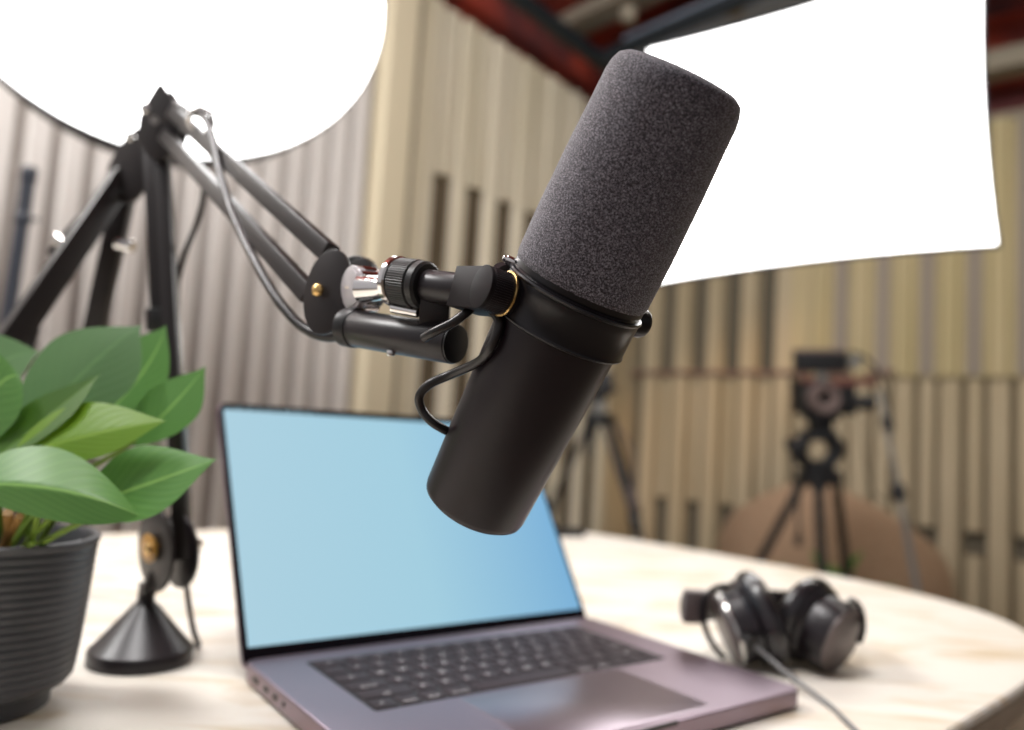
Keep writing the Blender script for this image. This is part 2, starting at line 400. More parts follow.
mb = MB(); ringstack(mb, [(R_-.012, TZ-.012), (R_-.003, TZ-.010), (R_, TZ-.006), (R_-.001, TZ-.002), (R_-.003, TZ)]); mb.build('tabletop', 'table', tb, 30)
mb = MB(); ringstack(mb, [(R_-.10, TZ-.045), (R_-.03, TZ-.042), (R_-.006, TZ-.034), (R_-.004, TZ-.012)]); mb.build('table_edge', 'table_edge', tb, 30)
mb = MB(); ringstack(mb, [(.26, 0), (.26, .03), (.19, .06), (.17, .6), (.26, TZ-.045)]); mb.build('pedestal', 'table_edge', tb, 30)

# ------------------------------------------------------------------ softboxes
def rot(a, b, c):
    return Matrix.Rotation(a, 3, 'Z') @ Matrix.Rotation(b, 3, 'X') @ Matrix.Rotation(c, 3, 'Y')
# rectangular
MR = rot(-.6216, .0635, -.0415).to_4x4(); P0 = V((.5993, 1.6835, 1.6449))+MR.to_3x3() @ V((.012, 0, 0)); MR.translation = P0   # x right, z up, -y to viewer
sb = thing('softbox', P0, 'large bright rectangular softbox hanging behind the microphone', 'studio light')
W2, H2 = .7566/2-.012, .3
def sedge(n=10, inset=0, pull=.012):
    cs = [(-W2+inset, -H2+inset), (W2-inset, -H2+inset), (W2-inset, H2-inset), (-W2+inset, H2-inset)]; out = []
    for i in range(4):
        a = V(cs[i]); b = V(cs[(i+1) % 4]); d = b-a; nm = V((-d.y, d.x)).normalized()
        for j in range(n):
            t = j/n; out.append(a+d*t+nm*pull*4*t*(1-t))
    return out
mb = MB(); o = sedge(inset=.006); vs = [V((p.x, -.004-.012*(1-max(abs(p.x)/W2, abs(p.y)/H2)), p.y)) for p in o]
vs += [V((p.x*.5, -.020, p.y*.5)) for p in o]+[V((0, -.022, 0))]; n = len(o)
fs = [[i, (i+1) % n, n+(i+1) % n, n+i] for i in range(n)]+[[n+i, n+(i+1) % n, 2*n] for i in range(n)]
mb.add(vs, fs, MR); mb.build('diffuser', 'lightwhite', sb, 60)
mb = MB(); o = sedge(); vs = [V((p.x, -.012, p.y)) for p in o]+[V((p.x, .012, p.y)) for p in o]+[V((p.x*.86, .10, p.y*.86)) for p in o]+[V((p.x*.22, .36, p.y*.24)) for p in o]
fs = [[k*n+i, k*n+(i+1) % n, (k+1)*n+(i+1) % n, (k+1)*n+i] for k in range(3) for i in range(n)]+[[3*n+i for i in range(n)]]
mb.add(vs, fs, MR); mb.build('shell', 'softblack', sb, 40)
mb = MB(); mb.lathe(cyl(.06, 0, .22, .01), 32, MR @ frame((0, .36, 0), (0, 1, 0))); mb.build('lamp_head', 'rig', sb)
hp = MR @ V((0, .45, .0)); mb = MB(); mb.tube([hp, V((hp.x, hp.y, 3.76))], .014); mb.lathe(cyl(.05, 3.72, 3.758, .004), 24, Matrix.Translation((hp.x, hp.y, 0))); mb.build('ceiling_rod', 'rig', sb)
# octagonal
P1 = V((-.82, 1.69, 1.995)); MO = rot(.498, -.107, 0).to_4x4(); MO.translation = P1
ob = thing('octabox', P1, 'large bright round softbox in the upper left over the boom arm', 'studio light')
def disc(r, y, n=96, flat=.35):
    out = []
    for i in range(n):
        a = 2*PI*i/n; k = (a+PI/16) % (PI/8)-PI/16; rr = r*(1-flat*(1-math.cos(PI/16)/math.cos(k)) *0)
        out.append(V((rr*math.cos(a), y, rr*math.sin(a))))
    return out
mb = MB(); n = 96; vs = disc(.491, -.004)+disc(.25, -.03)+[V((0, -.035, 0))]
fs = [[i, (i+1) % n, n+(i+1) % n, n+i] for i in range(n)]+[[n+i, n+(i+1) % n, 2*n] for i in range(n)]
mb.add(vs, fs, MO); mb.build('diffuser', 'lightwhite', ob, 60)
mb = MB(); rings = [(.496, -.012), (.496, .012), (.47, .12), (.36, .26), (.12, .38)]; vs = []
for r, y in rings: vs += disc(r, y)
fs = [[k*n+i, k*n+(i+1) % n, (k+1)*n+(i+1) % n, (k+1)*n+i] for k in range(4) for i in range(n)]+[[4*n+i for i in range(n)]]
mb.add(vs, fs, MO); mb.build('shell', 'softblack', ob, 40)
mb = MB(); mb.lathe(cyl(.065, 0, .24, .01), 32, MO @ frame((0, .38, 0), (0, 1, 0))); mb.build('lamp_head', 'rig', ob)
hp = MO @ V((0, .5, 0)); mb = MB(); mb.tube([hp, V((hp.x, hp.y, 3.76))], .014); mb.lathe(cyl(.05, 3.72, 3.758, .004), 24, Matrix.Translation((hp.x, hp.y, 0))); mb.build('ceiling_rod', 'rig', ob)

# pole at the far left
pt = at(29, 176, 1.55); pb = at(4, 345, 1.50); dr = (pb-pt).normalized(); foot = pt+dr*((pt.z)/(-dr.z))
ls = thing('light_stand', (foot.x, foot.y, 0), 'slim dark blue-grey leaning stand pole at the left edge behind the boom arm', 'stand')
mb = MB(); mb.tube([pt+V((0, 0, .0)), foot], .0125, 20); mb.build('pole', 'stand', ls)
mb = MB(); mb.lathe(cyl(.0145, -.014, .018, .004), 24, frame(pt, -dr)); mb.build('pole_cap', 'stand', ls)
mb = MB(); q = pt+dr*.09; mb.lathe(cyl(.0145, -.012, .012, .003), 24, frame(q, dr)); mb.tube([q, q+RT*.03], .0035, 10); mb.build('clamp', 'stand', ls)
for k in range(3):
    a = 2*PI*k/3+.4; mb = MB(); mb.tube([foot-dr*.25, foot-dr*.25+V((math.cos(a)*.28, math.sin(a)*.28, -(foot-dr*.25).z+.012))], .009, 12); mb.build('leg', 'stand', ls)

# ------------------------------------------------------------------ armchair, plant, tripods in the back
ac = V((1.80, 4.33, 0))
arm = thing('tub_armchair', ac, 'round-backed tan armchair behind the video camera tripod', 'armchair')
yaw = math.atan2(-ac.y, -ac.x)
def shell(mb, r, th, a0, a1, hfun, z0, n=40):
    vs = []; fs = []
    for i in range(n+1):
        a = a0+(a1-a0)*i/n; h = hfun((a-(a0+a1)/2)/((a1-a0)/2))
        prof = [(r-th, z0), (r-th, h-.03), (r-th*.75, h-.006), (r-th*.4, h), (r-.012, h-.02), (r+.01, h-.07), (r+.02, (h+z0)/2), (r-.02, z0)]
        for rr, z in prof: vs.append(ac+V((math.cos(yaw+a)*rr, math.sin(yaw+a)*rr, z)))
    k = 8
    for i in range(n):
        for q in range(k): fs.append([i*k+q, (i+1)*k+q, (i+1)*k+(q+1) % k, i*k+(q+1) % k])
    fs.append(list(range(k))); fs.append([n*k+q for q in range(k)]); mb.add(vs, fs)
mb = MB(); shell(mb, .58, .13, -1.9, 1.9, lambda t: .81-.52*abs(t+.08)**1.25, .06); mb.build('backrest', 'tan', arm, 50)
mb = MB(); mb.lathe([(0, .08), (.40, .08), (.42, .12), (.42, .33), (.41, .40), (.38, .45), (0, .46)], 48, Matrix.Translation(ac)); mb.build('seat', 'tan', arm, 50)
for k in range(4):
    a = PI/4+k*PI/2; mb = MB(); mb.lathe(cyl(.02, 0, .09, .003), 16, Matrix.Translation(ac+V((math.cos(a)*.36, math.sin(a)*.36, 0)))); mb.build('leg', 'rig', arm)

def leaf_mesh(mb, B, T, Lp, Rp, Mp=None, uvs=None, n=18, mseg=5, fold=.0, wpos=.42, tipexp=.85, wav=0):
    """B base, T tip, Lp/Rp the widest points on each side, Mp point on the midrib at the widest place"""
    B, T, Lp, Rp = V(B), V(T), V(Lp), V(Rp)
    if Mp is None: Mp = (Lp+Rp)/2
    Mp = V(Mp)
    # quadratic through B, Mp (t=wpos), T
    t = wpos; C = (Mp-B*(1-t)**2-T*t*t)/(2*t*(1-t))
    vs = []; fs = []; uv = []
    cols = 2*mseg+1
    for i in range(n+1):
        s = i/n; p = B*(1-s)**2+C*2*s*(1-s)+T*s*s
        wv = (s/wpos) if s < wpos else 1
        if s < wpos: wv = math.sin(PI/2*(s/wpos)**.75)
        else: wv = math.cos(PI/2*((s-wpos)/(1-wpos)))**tipexp if s < 1 else 0
        for j in range(cols):
            e = (j-mseg)/mseg
            side = (Rp-Mp) if e > 0 else (Lp-Mp)
            q = p+side*abs(e)*wv
            if wav: q = q+side.cross(T-B).normalized()*wav*math.sin(s*9+e*2)*abs(e)
            if fold:
                nrm = (T-B).cross(Rp-Lp).normalized(); q = q+nrm*fold*(abs(e)**1.5)*wv
            vs.append(q); uv.append(((e+1)/2, s))
    for i in range(n):
        for j in range(cols-1):
            a = i*cols+j; fs.append([a, a+1, a+cols+1, a+cols])
    b0 = len(mb.v); mb.add(vs, fs)
    if uvs is not None: uvs += uv
    return mb
# small plant behind
pp = at(836, 562, 3.5); pl = thing('potted_plant', (pp.x, pp.y, 0), 'small green leafy plant on the floor beneath the video camera', 'plant')
mb = MB(); mb.lathe([(0, 0), (.09, 0), (.12, .22), (.125, .24), (.11, .24), (.10, .2), (0, .2)], 32, Matrix.Translation((pp.x, pp.y, 0))); mb.build('pot', 'pot', pl)
for k in range(12):
    a = k*2.4; L_ = .16+.1*random.random(); el = .5+.8*random.random(); b0 = V((pp.x, pp.y, .22)); dv = V((math.cos(a)*math.cos(el), math.sin(a)*math.cos(el), math.sin(el)))
    mid = b0+dv*L_*.9; tip = mid+dv*.12+V((math.cos(a), math.sin(a), -.3))*.06; sd = dv.cross(ZZ).normalized()*.035
    mb = MB(); uvs = []; leaf_mesh(mb, mid-dv*.05, tip, mid+sd+V((0, 0, .01)), mid-sd+V((0, 0, .01)), None, uvs, 8, 2); mb.build('leaf', 'leaf', pl, 60, uvs)
    mb = MB(); mb.tube([b0-V((0, 0, .03)), mid-dv*.045], .004, 8); mb.build('stem', 'stem', pl)

# video camera tripod
Dc = 3.0
def c3(x, y, d=0): return at(x, y, Dc+d)
leg_feet = []
def leg_to_floor(a, b):
    d = (b-a).normalized(); return a+d*((a.z-.02)/(-d.z))
top = c3(819, 474)
tr = thing('video_tripod', (top.x, top.y, 0), 'black video tripod standing in front of the tan armchair', 'tripod')
for (x0, y0, d0, x1, y1, d1) in ((803, 480, .02, 763, 555, .0), (818, 480, -.05, 822, 566, -.16), (836, 482, .04, 846, 566, .14)):
    a = c3(x0, y0, d0); b_ = c3(x1, y1, d1); f_ = leg_to_floor(a, b_); q = a.lerp(f_, .5)
    mb = MB(); sd = (f_-a).cross(fw).normalized()*.010
    mb.tube([a+sd, q+sd], .0085, 12); mb.tube([a-sd, q-sd], .0085, 12); mb.tube([q+(a-q)*.2, f_], .010, 12)
    mb.lathe(cyl(.022, -.025, .025, .004), 20, frame(q, f_-a)); lg = mb.build('leg', 'rig', tr)
    mb = MB(); mb.lathe(cyl(.018, -.02, .02, .004), 16, Matrix.Translation(f_+V((0, 0, .002)))); mb.build('rubber_foot', 'rubber', lg)
def cbox(mb, x0, y0, x1, y1, dep=.06, dd=0, bev=.006):
    a = c3(x0, y0, dd); b_ = c3(x1, y0, dd); c_ = c3(x0, y1, dd); ctr = (b_+c_)/2
    mt = Matrix((RT, fw, UP)).transposed().to_4x4(); mt.translation = ctr
    mb.box(0, 0, 0, (b_-a).length, dep, (c_-a).length, mt, bev)
mb = MB(); cbox(mb, 800, 470, 838, 484, .09); cbox(mb, 806, 462, 832, 472, .08); mb.lathe([(.0, -.07), (.02, -.07), (.04, -.03), (.05, .01), (.05, .03), (0, .03)], 28, Matrix.Translation(top)); mb.build('bowl', 'rig', tr)
mb = MB(); mb.tube([c3(817, 482), c3(820, 530, -.03)], .012, 14); mb.tube([c3(800, 484, .02), c3(797, 540, .02)], .004, 8); mb.lathe(cyl(.014, -.02, .02, .004), 16, frame(c3(798, 541, .02), ZZ)); mb.build('centre_column', 'rig', tr)
mb = MB()  # fluid head : two cheeks around an open gap
for x0, x1, x2 in ((800, 800, 808), (836, 834, 826)):
    mb.tube([c3(x2, 436), c3(x0, 446), c3(x1, 456), c3(x2+(3 if x2 < 815 else -3), 468)], [.022, .034, .030, .022], 16, smooth=4)
cbox(mb, 802, 430, 834, 440, .09); cbox(mb, 806, 460, 830, 470, .08)
mb.lathe(cyl(.022, -.03, .03, .004), 20, frame(c3(794, 444), RT)); mb.build('fluid_head', 'rig', tr)
mb = MB(); mb.tube([c3(790, 442, -.04), c3(794, 480, -.2), c3(800, 540, -.3)], .005, 8, smooth=6); mb.build('head_cable', 'rig', tr)
# video camera
vc = thing('video_camera', c3(819, 430), 'black video camera with a top monitor on the video tripod', 'camera')
mb = MB(); cbox(mb, 797, 380, 848, 414, .16, .05); mb.build('body', 'rig', vc)
mb = MB(); cbox(mb, 806, 414, 834, 421, .12); cbox(mb, 811, 420, 830, 431, .07); mb.build('mount_plate', 'rig', vc)
mb = MB(); mt = frame(c3(821.5, 398, -.03), -fw); mb.lathe([(.018, .0), (.018, .02), (.030, .045), (.052, .05), (.056, .045), (.056, -.06), (0, -.06), (0, 0)], 48, mt); mb.build('lens_ring', 'lensring', vc, 40)
mb = MB(); mb.lathe([(.0205, .005), (.019, .03), (.012, .036), (0, .038)], 32, mt); mb.build('lens_glass', 'lens', vc); mb = MB(); mb.lathe(cyl(.05, -.12, -.055, .004), 32, mt); mb.build('lens_barrel', 'lens', vc)
mb = MB(); mb.tube([c3(838, 402), c3(846, 402), c3(873, 403)], [.026, .030, .028], 24); mb.lathe(cyl(.034, -.012, .012, .004), 24, frame(c3(870, 403), RT)); mb.build('viewfinder', 'rig', vc)
mb = MB(); cbox(mb, 794, 351, 846, 372, .04, .0); mb.build('monitor', 'rig', vc)
mb = MB(); cbox(mb, 793, 349, 845, 353, .05, .0); mb.build('monitor_hood', 'lensring', vc)
mb = MB(); cbox(mb, 848, 356, 860, 368, .04, .0); mb.build('receiver', 'grey', vc); mb = MB(); cbox(mb, 816, 371, 826, 382, .03); mb.build('monitor_mount', 'grey', vc)
mb = MB(); cbox(mb, 830, 378, 876, 386, .03, -.02, .004); cbox(mb, 801, 377, 815, 383, .03, -.02, .004); mb.build('grip_strap', 'red', vc)
mb = MB(); mb.tube([c3(850, 352), c3(866, 358), c3(880, 376), c3(888, 402), c3(893, 430)], .006, 10, smooth=6); tag(mb.build('camera_cable', 'rig'), 'thin black cable arching from the video camera monitor down to the slim pole', 'cable')
mb = MB(); mb.tube([c3(862, 410, .05), c3(864, 450, .1), c3(872, 490, .1), c3(890, 500, .05), c3(895, 482, .02)], .0028, 8, smooth=8); tag(mb.build('hanging_cable', 'rig'), 'faint thin cable looping low between the video camera and slim pole', 'cable')
# slim pole right of camera
a = c3(880, 392, -.02); b_ = c3(916, 583, -.3); f_ = leg_to_floor(a, b_)
mp = thing('monopod', (f_.x, f_.y, 0), 'slim grey pole leaning to the right of the video camera', 'pole')
mb = MB(); q = a.lerp(b_, .55); mb.tube([a, q], .009, 14); mb.tube([q, f_], .012, 14); mb.build('pole', 'grey', mp)
mb = MB(); mb.lathe(cyl(.024, -.03, .03, .006), 20, frame(q, b_-a)); mb.build('clamp', 'rig', mp); mb = MB(); mb.lathe(cyl(.016, -.03, .03, .006), 20, frame(a.lerp(b_, .18), b_-a)); mb.build('collar', 'rig', mp)

# second tripod behind the microphone
D2 = 4.0
def d3(x, y, d=0): return at(x, y, D2+d)
top = d3(598, 420)
t2 = thing('photo_tripod', (top.x, top.y, 0), 'black tripod half hidden behind the microphone body', 'tripod')
for (x0, y0, d0, x1, y1, d1) in ((590, 420, 0, 545, 520, .0), (603, 422, -.05, 628, 500, -.25), (612, 416, .04, 640, 530, .1)):
    a = d3(x0, y0, d0); b_ = d3(x1, y1, d1); f_ = leg_to_floor(a, b_); q = a.lerp(f_, .46)
    mb = MB(); mb.tube([a, q], .016, 12); mb.tube([q, f_], .012, 12); mb.lathe(cyl(.028, -.04, .04, .006), 16, frame(q, f_-a)); lg = mb.build('leg', 'rig', t2)
    mb = MB(); mb.lathe(cyl(.02, -.02, .02, .004), 16, Matrix.Translation(f_+V((0, 0, .002)))); mb.build('rubber_foot', 'rubber', lg)
mb = MB(); mb.tube([d3(597, 412), d3(588, 455, 0)], .02, 14); mb.build('centre_column', 'rig', t2)
mb = MB(); mb.lathe(cyl(.07, -.03, .035, .01), 24, Matrix.Translation(top)); mb.lathe(cyl(.035, .03, .10, .008), 24, Matrix.Translation(top))
mb.lathe([(0, .09), (.03, .1), (.045, .13), (.03, .165), (0, .17)], 24, Matrix.Translation(top)); mb.tube([top+V((0, 0, .14)), top+V((0, 0, .14))+RT*.09+UP*.02], .012, 10); mb.build('ball_head', 'rig', t2)
mb = MB(); mb.lathe(cyl(.035, -.02, .02, .005), 20, frame(d3(599, 408, -.08), -fw)); mb.build('knob', 'grey', t2)
mb = MB(); p = d3(605, 384); mb.box(0, 0, 0, .07, .10, .12, Matrix.Translation(p), .01); mb.build('quick_release_plate', 'rig', t2)
mb = MB(); mb.tube([d3(616, 425, -.1), d3(632, 450, -.1), d3(634, 480, -.12), d3(628, 498, -.15)], .006, 8, smooth=6); mb.lathe(cyl(.03, -.05, .05, .01), 16, frame(d3(632, 500, -.2), UP+RT*-.3)); mb.build('cord', 'lensring', t2)

# ------------------------------------------------------------------ laptop
lx0, ly0, yw, lid = -.1914, .6128, .6385, 2.1436
AX = V((math.cos(yw), math.sin(yw), 0)); AY = V((math.sin(yw), -math.cos(yw), 0)); LW, LD = .3557, .2481
LO = V((lx0, ly0, TZ))
lap = thing('laptop', LO+AX*LW/2+AY*LD/2, 'open dark grey laptop with a plain light blue screen', 'laptop')
MBs = Matrix((AX, -AY, ZZ)).transposed().to_4x4(); MBs.translation = LO    # x right, y back, z up
mb = MB(); mb.prism(rrect(LW, LD, .011, 8, LW/2, -LD/2), .0022, .0155, MBs, .0016); mb.build('base', 'alu', lap, 20)
for k in range(4):
    mb = MB(); x = .03 if k % 2 else LW-.03; y = -.03 if k < 2 else -LD+.03
    mb.lathe(cyl(.010, 0, .0023, .0004), 20, MBs @ Matrix.Translation((x, y, 0))); mb.build('rubber_foot', 'rubber', lap)
kx, ky, kd = .0402, .0253, .1164; kw = LW-2*kx
mb = MB(); mb.prism(rrect(kw+.002, kd+.002, .003, 4, LW/2, -ky-kd/2), .0150, .01556, MBs); well = mb.build('keyboard_well', 'well', lap, 30)
# keys
rows = [
 ([('esc', 1.5)]+[('F%d' % i, 1) for i in range(1, 13)]+[('', 1)]),
 ([(c, 1) for c in '`1234567890-=']+[('delete', 1.5)]),
 ([('tab', 1.5)]+[(c, 1) for c in 'QWERTYUIOP[]']+[('\\', 1)]),
 ([('caps lock', 1.75)]+[(c, 1) for c in "ASDFGHJKL;'"]+[('return', 1.75)]),
 ([('shift', 2.25)]+[(c, 1) for c in 'ZXCVBNM,./']+[('shift', 2.25)]),
 ([('fn', 1), ('control', 1), ('option', 1), ('command', 1.25), ('', 5), ('command', 1.25), ('option', 1), ('', 1), ('', 1), ('', 1)])]
txt_cache = {}
def text_mesh(s, size):
    cu = bpy.data.curves.new('t', 'FONT'); cu.body = s; cu.size = size; cu.align_x = 'CENTER'; cu.align_y = 'CENTER'; cu.resolution_u = 2
    o = bpy.data.objects.new('t', cu); me = o.to_mesh(); vs = [v.co.copy() for v in me.vertices]; fs = [list(p.vertices) for p in me.polygons]
    o.to_mesh_clear(); bpy.data.objects.remove(o); bpy.data.curves.remove(cu); return vs, fs
rh = kd/6
for ri, row in enumerate(rows):
    tot = sum(w_ for _, w_ in row); u = kw/tot; x = kx; y = -ky-ri*rh
    for s, w_ in row:
        kwid = u*w_-.0026; khei = rh-.0026; cx = x+u*w_/2; cy = y-rh/2
        mb = MB(); mb.prism(rrect(kwid, khei, .0014, 3, cx, cy), .0154, .0163, MBs, .0003); kk = mb.build('key', 'key', lap, 40)
        if s:
            sz = .0058 if len(s) == 1 else .0036
            vs, fs = text_mesh(s, sz)
            if fs:
                ox = cx; oy = cy
                if len(s) > 3: oy = cy-khei*.22
                vs2 = []; fs2 = fs; n0 = len(vs)
                vs2 = [V((v.x+ox, v.y+oy, .01634)) for v in vs]
                mb = MB(); mb.add(vs2, fs2, MBs); mb.build('legend', 'legend', kk, 0)
        x += u*w_
mb = MB(); mb.prism(rrect(.155, .094, .004, 5, LW/2, -ky-kd-.004-.047), .0150, .01562, MBs, .0002); mb.build('trackpad', 'trackpad', lap, 30)
M['grille'] = vary(mat('grille', (.27, .235, .26), .42, .8), (.33, .285, .315), 900, lo=.45, hi=.55)
for xx in (.022, LW-.022):
    mb = MB(); mb.prism(rrect(.024, kd-.006, .003, 4, xx, -ky-kd/2), .0150, .01552, MBs); mb.build('speaker_grille', 'alu', lap, 30)
# ports on the left side
for yy, wd in ((-.030, .012), (-.052, .0085), (-.070, .0085), (-.086, .0045)):
    mb = MB(); mb.prism(rrect(wd, .0036, .0017, 5, 0, 0), -.0005, .0006, MBs @ frame((0, yy, .0088), (-1, 0, 0), (0, 1, 0))); mb.build('port', 'rubber', lap, 30)
mb = MB(); mb.prism(rrect(.064, .0030, .0014, 5, 0, 0), -.0005, .0006, MBs @ frame((LW/2, -LD, .0142), (0, -1, 0), (1, 0, 0))); mb.build('opening_notch', 'rubber', lap, 30)
# lid
ld = AY*math.cos(lid)+ZZ*math.sin(lid); ln = AX.cross(ld)
if ln.dot(CAM-LO) < 0: ln = -ln
LB = LO+V((0, 0, .0155-.0087))+AY*.0035
ML = Matrix((AX, ld, ln)).transposed().to_4x4() if AX.cross(ld).dot(ln) > 0 else None
ML.translation = LB
mb = MB(); mb.prism(rrect(LW, .2445, .010, 8, LW/2, .2445/2), -.0048, -.0004, ML, .0008); mb.build('lid', 'alu', lap, 20)
mb = MB(); mb.prism(rrect(LW-.0012, .2433, .0095, 8, LW/2, .2445/2), -.0008, .0, ML); mb.build('bezel', 'bezel', lap, 30)
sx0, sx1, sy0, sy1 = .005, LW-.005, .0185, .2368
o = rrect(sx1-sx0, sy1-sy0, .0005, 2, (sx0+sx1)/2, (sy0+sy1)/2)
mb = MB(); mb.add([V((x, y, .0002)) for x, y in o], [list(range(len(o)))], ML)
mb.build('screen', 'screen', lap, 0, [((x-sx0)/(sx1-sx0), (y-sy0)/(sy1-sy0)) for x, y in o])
x = .008; mb = MB()
for wd in (.002, .009, .005, .006, .006, .004, .009, .007, .006):
    k = int(wd/.0016)+1
    for q in range(k):
        h_ = random.choice((.0014, .0019, .0016)); mb.box(x+q*.0016+.0006, .2392, .0002, .0011, h_, .0002, ML)
    x += k*.0016+.0028
mb.build('menu_text', 'menu', lap, 0)
mb = MB(); mb.tube([LB+AX*.03-AY*.006+ZZ*.0, LB+AX*(LW-.03)-AY*.006], .0052, 16); mb.build('hinge', 'rubber', lap)

# dark case at the far table rim
p = onz(566, 536, TZ); mb = MB(); mt = Matrix.Rotation(.3, 4, 'Z'); mt.translation = p; mb.box(0, 0, .008, .07, .03, .016, mt, .003)
tag(mb.build('dark_case', 'rubber'), 'tiny dark flat case on the far table rim beside the screen corner', 'case')

# ------------------------------------------------------------------ microphone
zr = .352
top = at(680, 79, .322); bot = at(473, 506, .385)
AXM = (top-bot).normalized()
# s along axis measured from bottom; collar at projected y=293
best = None
for i in range(400):
    s = (top-bot).length*i/400; p = bot+AXM*s; dp = p-CAM; y = 365-F*dp.dot(UP)/dp.dot(fw)
    if best is None or abs(y-293) < best[0]: best = (abs(y-293), s)
RC = bot+AXM*best[1]; sB = -best[1]; sT = (top-RC).length+.0015
view = (CAM-RC).normalized()
tow = (view-AXM*view.dot(AXM)).normalized()         # perpendicular to axis, toward the viewer
lef = AXM.cross(tow); 
if lef.dot(RT) > 0: lef = -lef
ph = math.radians(33)
PV = lef*math.cos(ph)+tow*math.sin(ph)              # pivot direction toward the left knob
MM = frame(RC, AXM, PV)
mic = thing('studio_microphone', bot, 'large black broadcast microphone with a grey foam windscreen in the centre', 'microphone')
Rr = .0322
def sm(prof): return prof
b = sB
mb = MB(); mb.lathe([(0, b), (.0215, b), (.0235, b+.0006), (.0256, b+.0022), (.0261, b+.0046), (.0290, -.024), (.0292, -.0185), (.0292, -.010), (0, -.010)], 128, MM); mb.build('body', 'mic_black', mic, 50)
mb = MB(); mb.lathe([(.028, -.0190), (.0312, -.0190), (.0320, -.0186), (.0322, -.0180), (.0318, -.0174), (.0316, -.0168), (.0316, -.0050), (.0318, -.0046), (.0318, -.0010), (.0324, -.0006), (.0327, .0002), (.0322, .0010), (.0308, .0012), (.0300, .0022), (.0300, .0040), (0, .004)], 128, MM); mb.build('collar', 'mic_gloss', mic, 30)
mb = MB(); mb.lathe([(.0312, .0062), (.0317, .0066), (.0312, .0072), (.0296, .0072), (.0296, .003), (.0312, .003), (.0312, .0062)], 96, MM); mb.build('grille_ring', 'mic_gloss', mic, 30)
# foam with fine grain
bm = MB(); prof = [(0, .0035), (.0296, .0035), (.0312, .0050), (.0319, .008), (.0320, .03), (.0313, .06), (.0304, sT-.022), (.0300, sT-.010), (.0292, sT-.0055), (.0276, sT-.0020), (.0248, sT-.0002), (.0215, sT+.0004), (0, sT+.0006)]
pp2 = []
for i in range(len(prof)-1):
    (r1, z1), (r2, z2) = prof[i], prof[i+1]; k = max(1, int(math.hypot(r2-r1, z2-z1)/.0016))
    for j in range(k): t = j/k; pp2.append((r1+(r2-r1)*t, z1+(z2-z1)*t))
pp2.append(prof[-1]); pp2 = [pp2[0]]+[(max(r, 1e-4), z) for r, z in pp2[1:-1]]+[pp2[-1]]
bm.lathe(pp2, 160, MM)
for i, v_ in enumerate(bm.v):
    if random.random() < .5:
        c_ = RC+AXM*((v_-RC).dot(AXM)); d_ = v_-c_
        if d_.length > .004: bm.v[i] = v_+d_.normalized()*random.uniform(-.00009, .00009)
bm.build('windscreen', 'foam', mic, 180)
# yoke and knobs
pc = RC-AXM*.0105; pcr = RC-AXM*.0035
yk = thing_none = None
arc = []
for i in range(25):
    a = PI*i/24      # from left pivot round the back to the right pivot
    arc.append(pc.lerp(pcr, i/24)+(PV*math.cos(a)+(-tow*math.cos(ph)+lef*math.sin(ph))*math.sin(a))*.0375)
bk = (-tow*math.cos(ph)+lef*math.sin(ph))
mb = MB(); n = len(arc); vs = []; fs = []
for p in arc:
    o_ = (p-pc).normalized()
    for dr_, dz in ((-.0013, -.005), (.0013, -.005), (.0013, .005), (-.0013, .005)): vs.append(p+o_*dr_+AXM*dz)
for i in range(n-1):
    for q in range(4): fs.append([i*4+q, i*4+(q+1) % 4, i*4+4+(q+1) % 4, i*4+4+q])
fs += [[0, 1, 2, 3], [4*n-4, 4*n-3, 4*n-2, 4*n-1]]
mb.add(vs, fs); yoke = mb.build('yoke', 'mic_black', mic, 40)
def knurl(r, z0, z1, n, mb, mt, dep=.0004):
    vs = []; fs = []; N_ = n*4
    rings = [(0, z0), (r-.0010, z0), (r, z0+.0008), (r, z1-.0008), (r-.0010, z1), (0, z1)]
    for k, (rr, z) in enumerate(rings):
        for i in range(N_):
            a = 2*PI*i/N_; q = rr-(dep if (i % 4 in (0, 3) and k in (2, 3)) else 0); vs.append((q*math.cos(a), q*math.sin(a), z))
    for k in range(len(rings)-1):
        for i in range(N_): j = (i+1) % N_; fs.append([k*N_+i, k*N_+j, (k+1)*N_+j, (k+1)*N_+i])
    mb.add(vs, fs, mt)
MK = frame(pc, PV, AXM)
mb = MB(); mb.lathe(cyl(.0104, .0324, .0337, .0004), 64, MK); kw1 = mb.build('brass_washer', 'brass', mic)
mb = MB(); knurl(.0096, .0340, .0435, 56, mb, MK); mb.build('knob', 'mic_black', mic, 25)
mb = MB(); mb.lathe(cyl(.0096, .0436, .0452, .0003), 64, MK); mb.build('knob_face', 'block', mic)
MK2 = frame(pcr, -PV, AXM)
mb = MB(); mb.lathe([(0, .031), (.0050, .031), (.0052, .0345), (.0068, .0350), (.0073, .036), (.0073, .0405), (.0064, .0422), (0, .0430)], 48, MK2); mb.build('knob', 'mic_gloss', mic, 40)
mb = MB(); p = RC+lef*.0318+tow*.004+AXM*.001; mb.lathe(cyl(.0022, -.003, .003, .0005), 20, frame(p, lef)); mb.lathe(cyl(.0014, .002, .0045, .0003), 12, frame(p, lef)); mb.build('screw', 'chrome', mic)
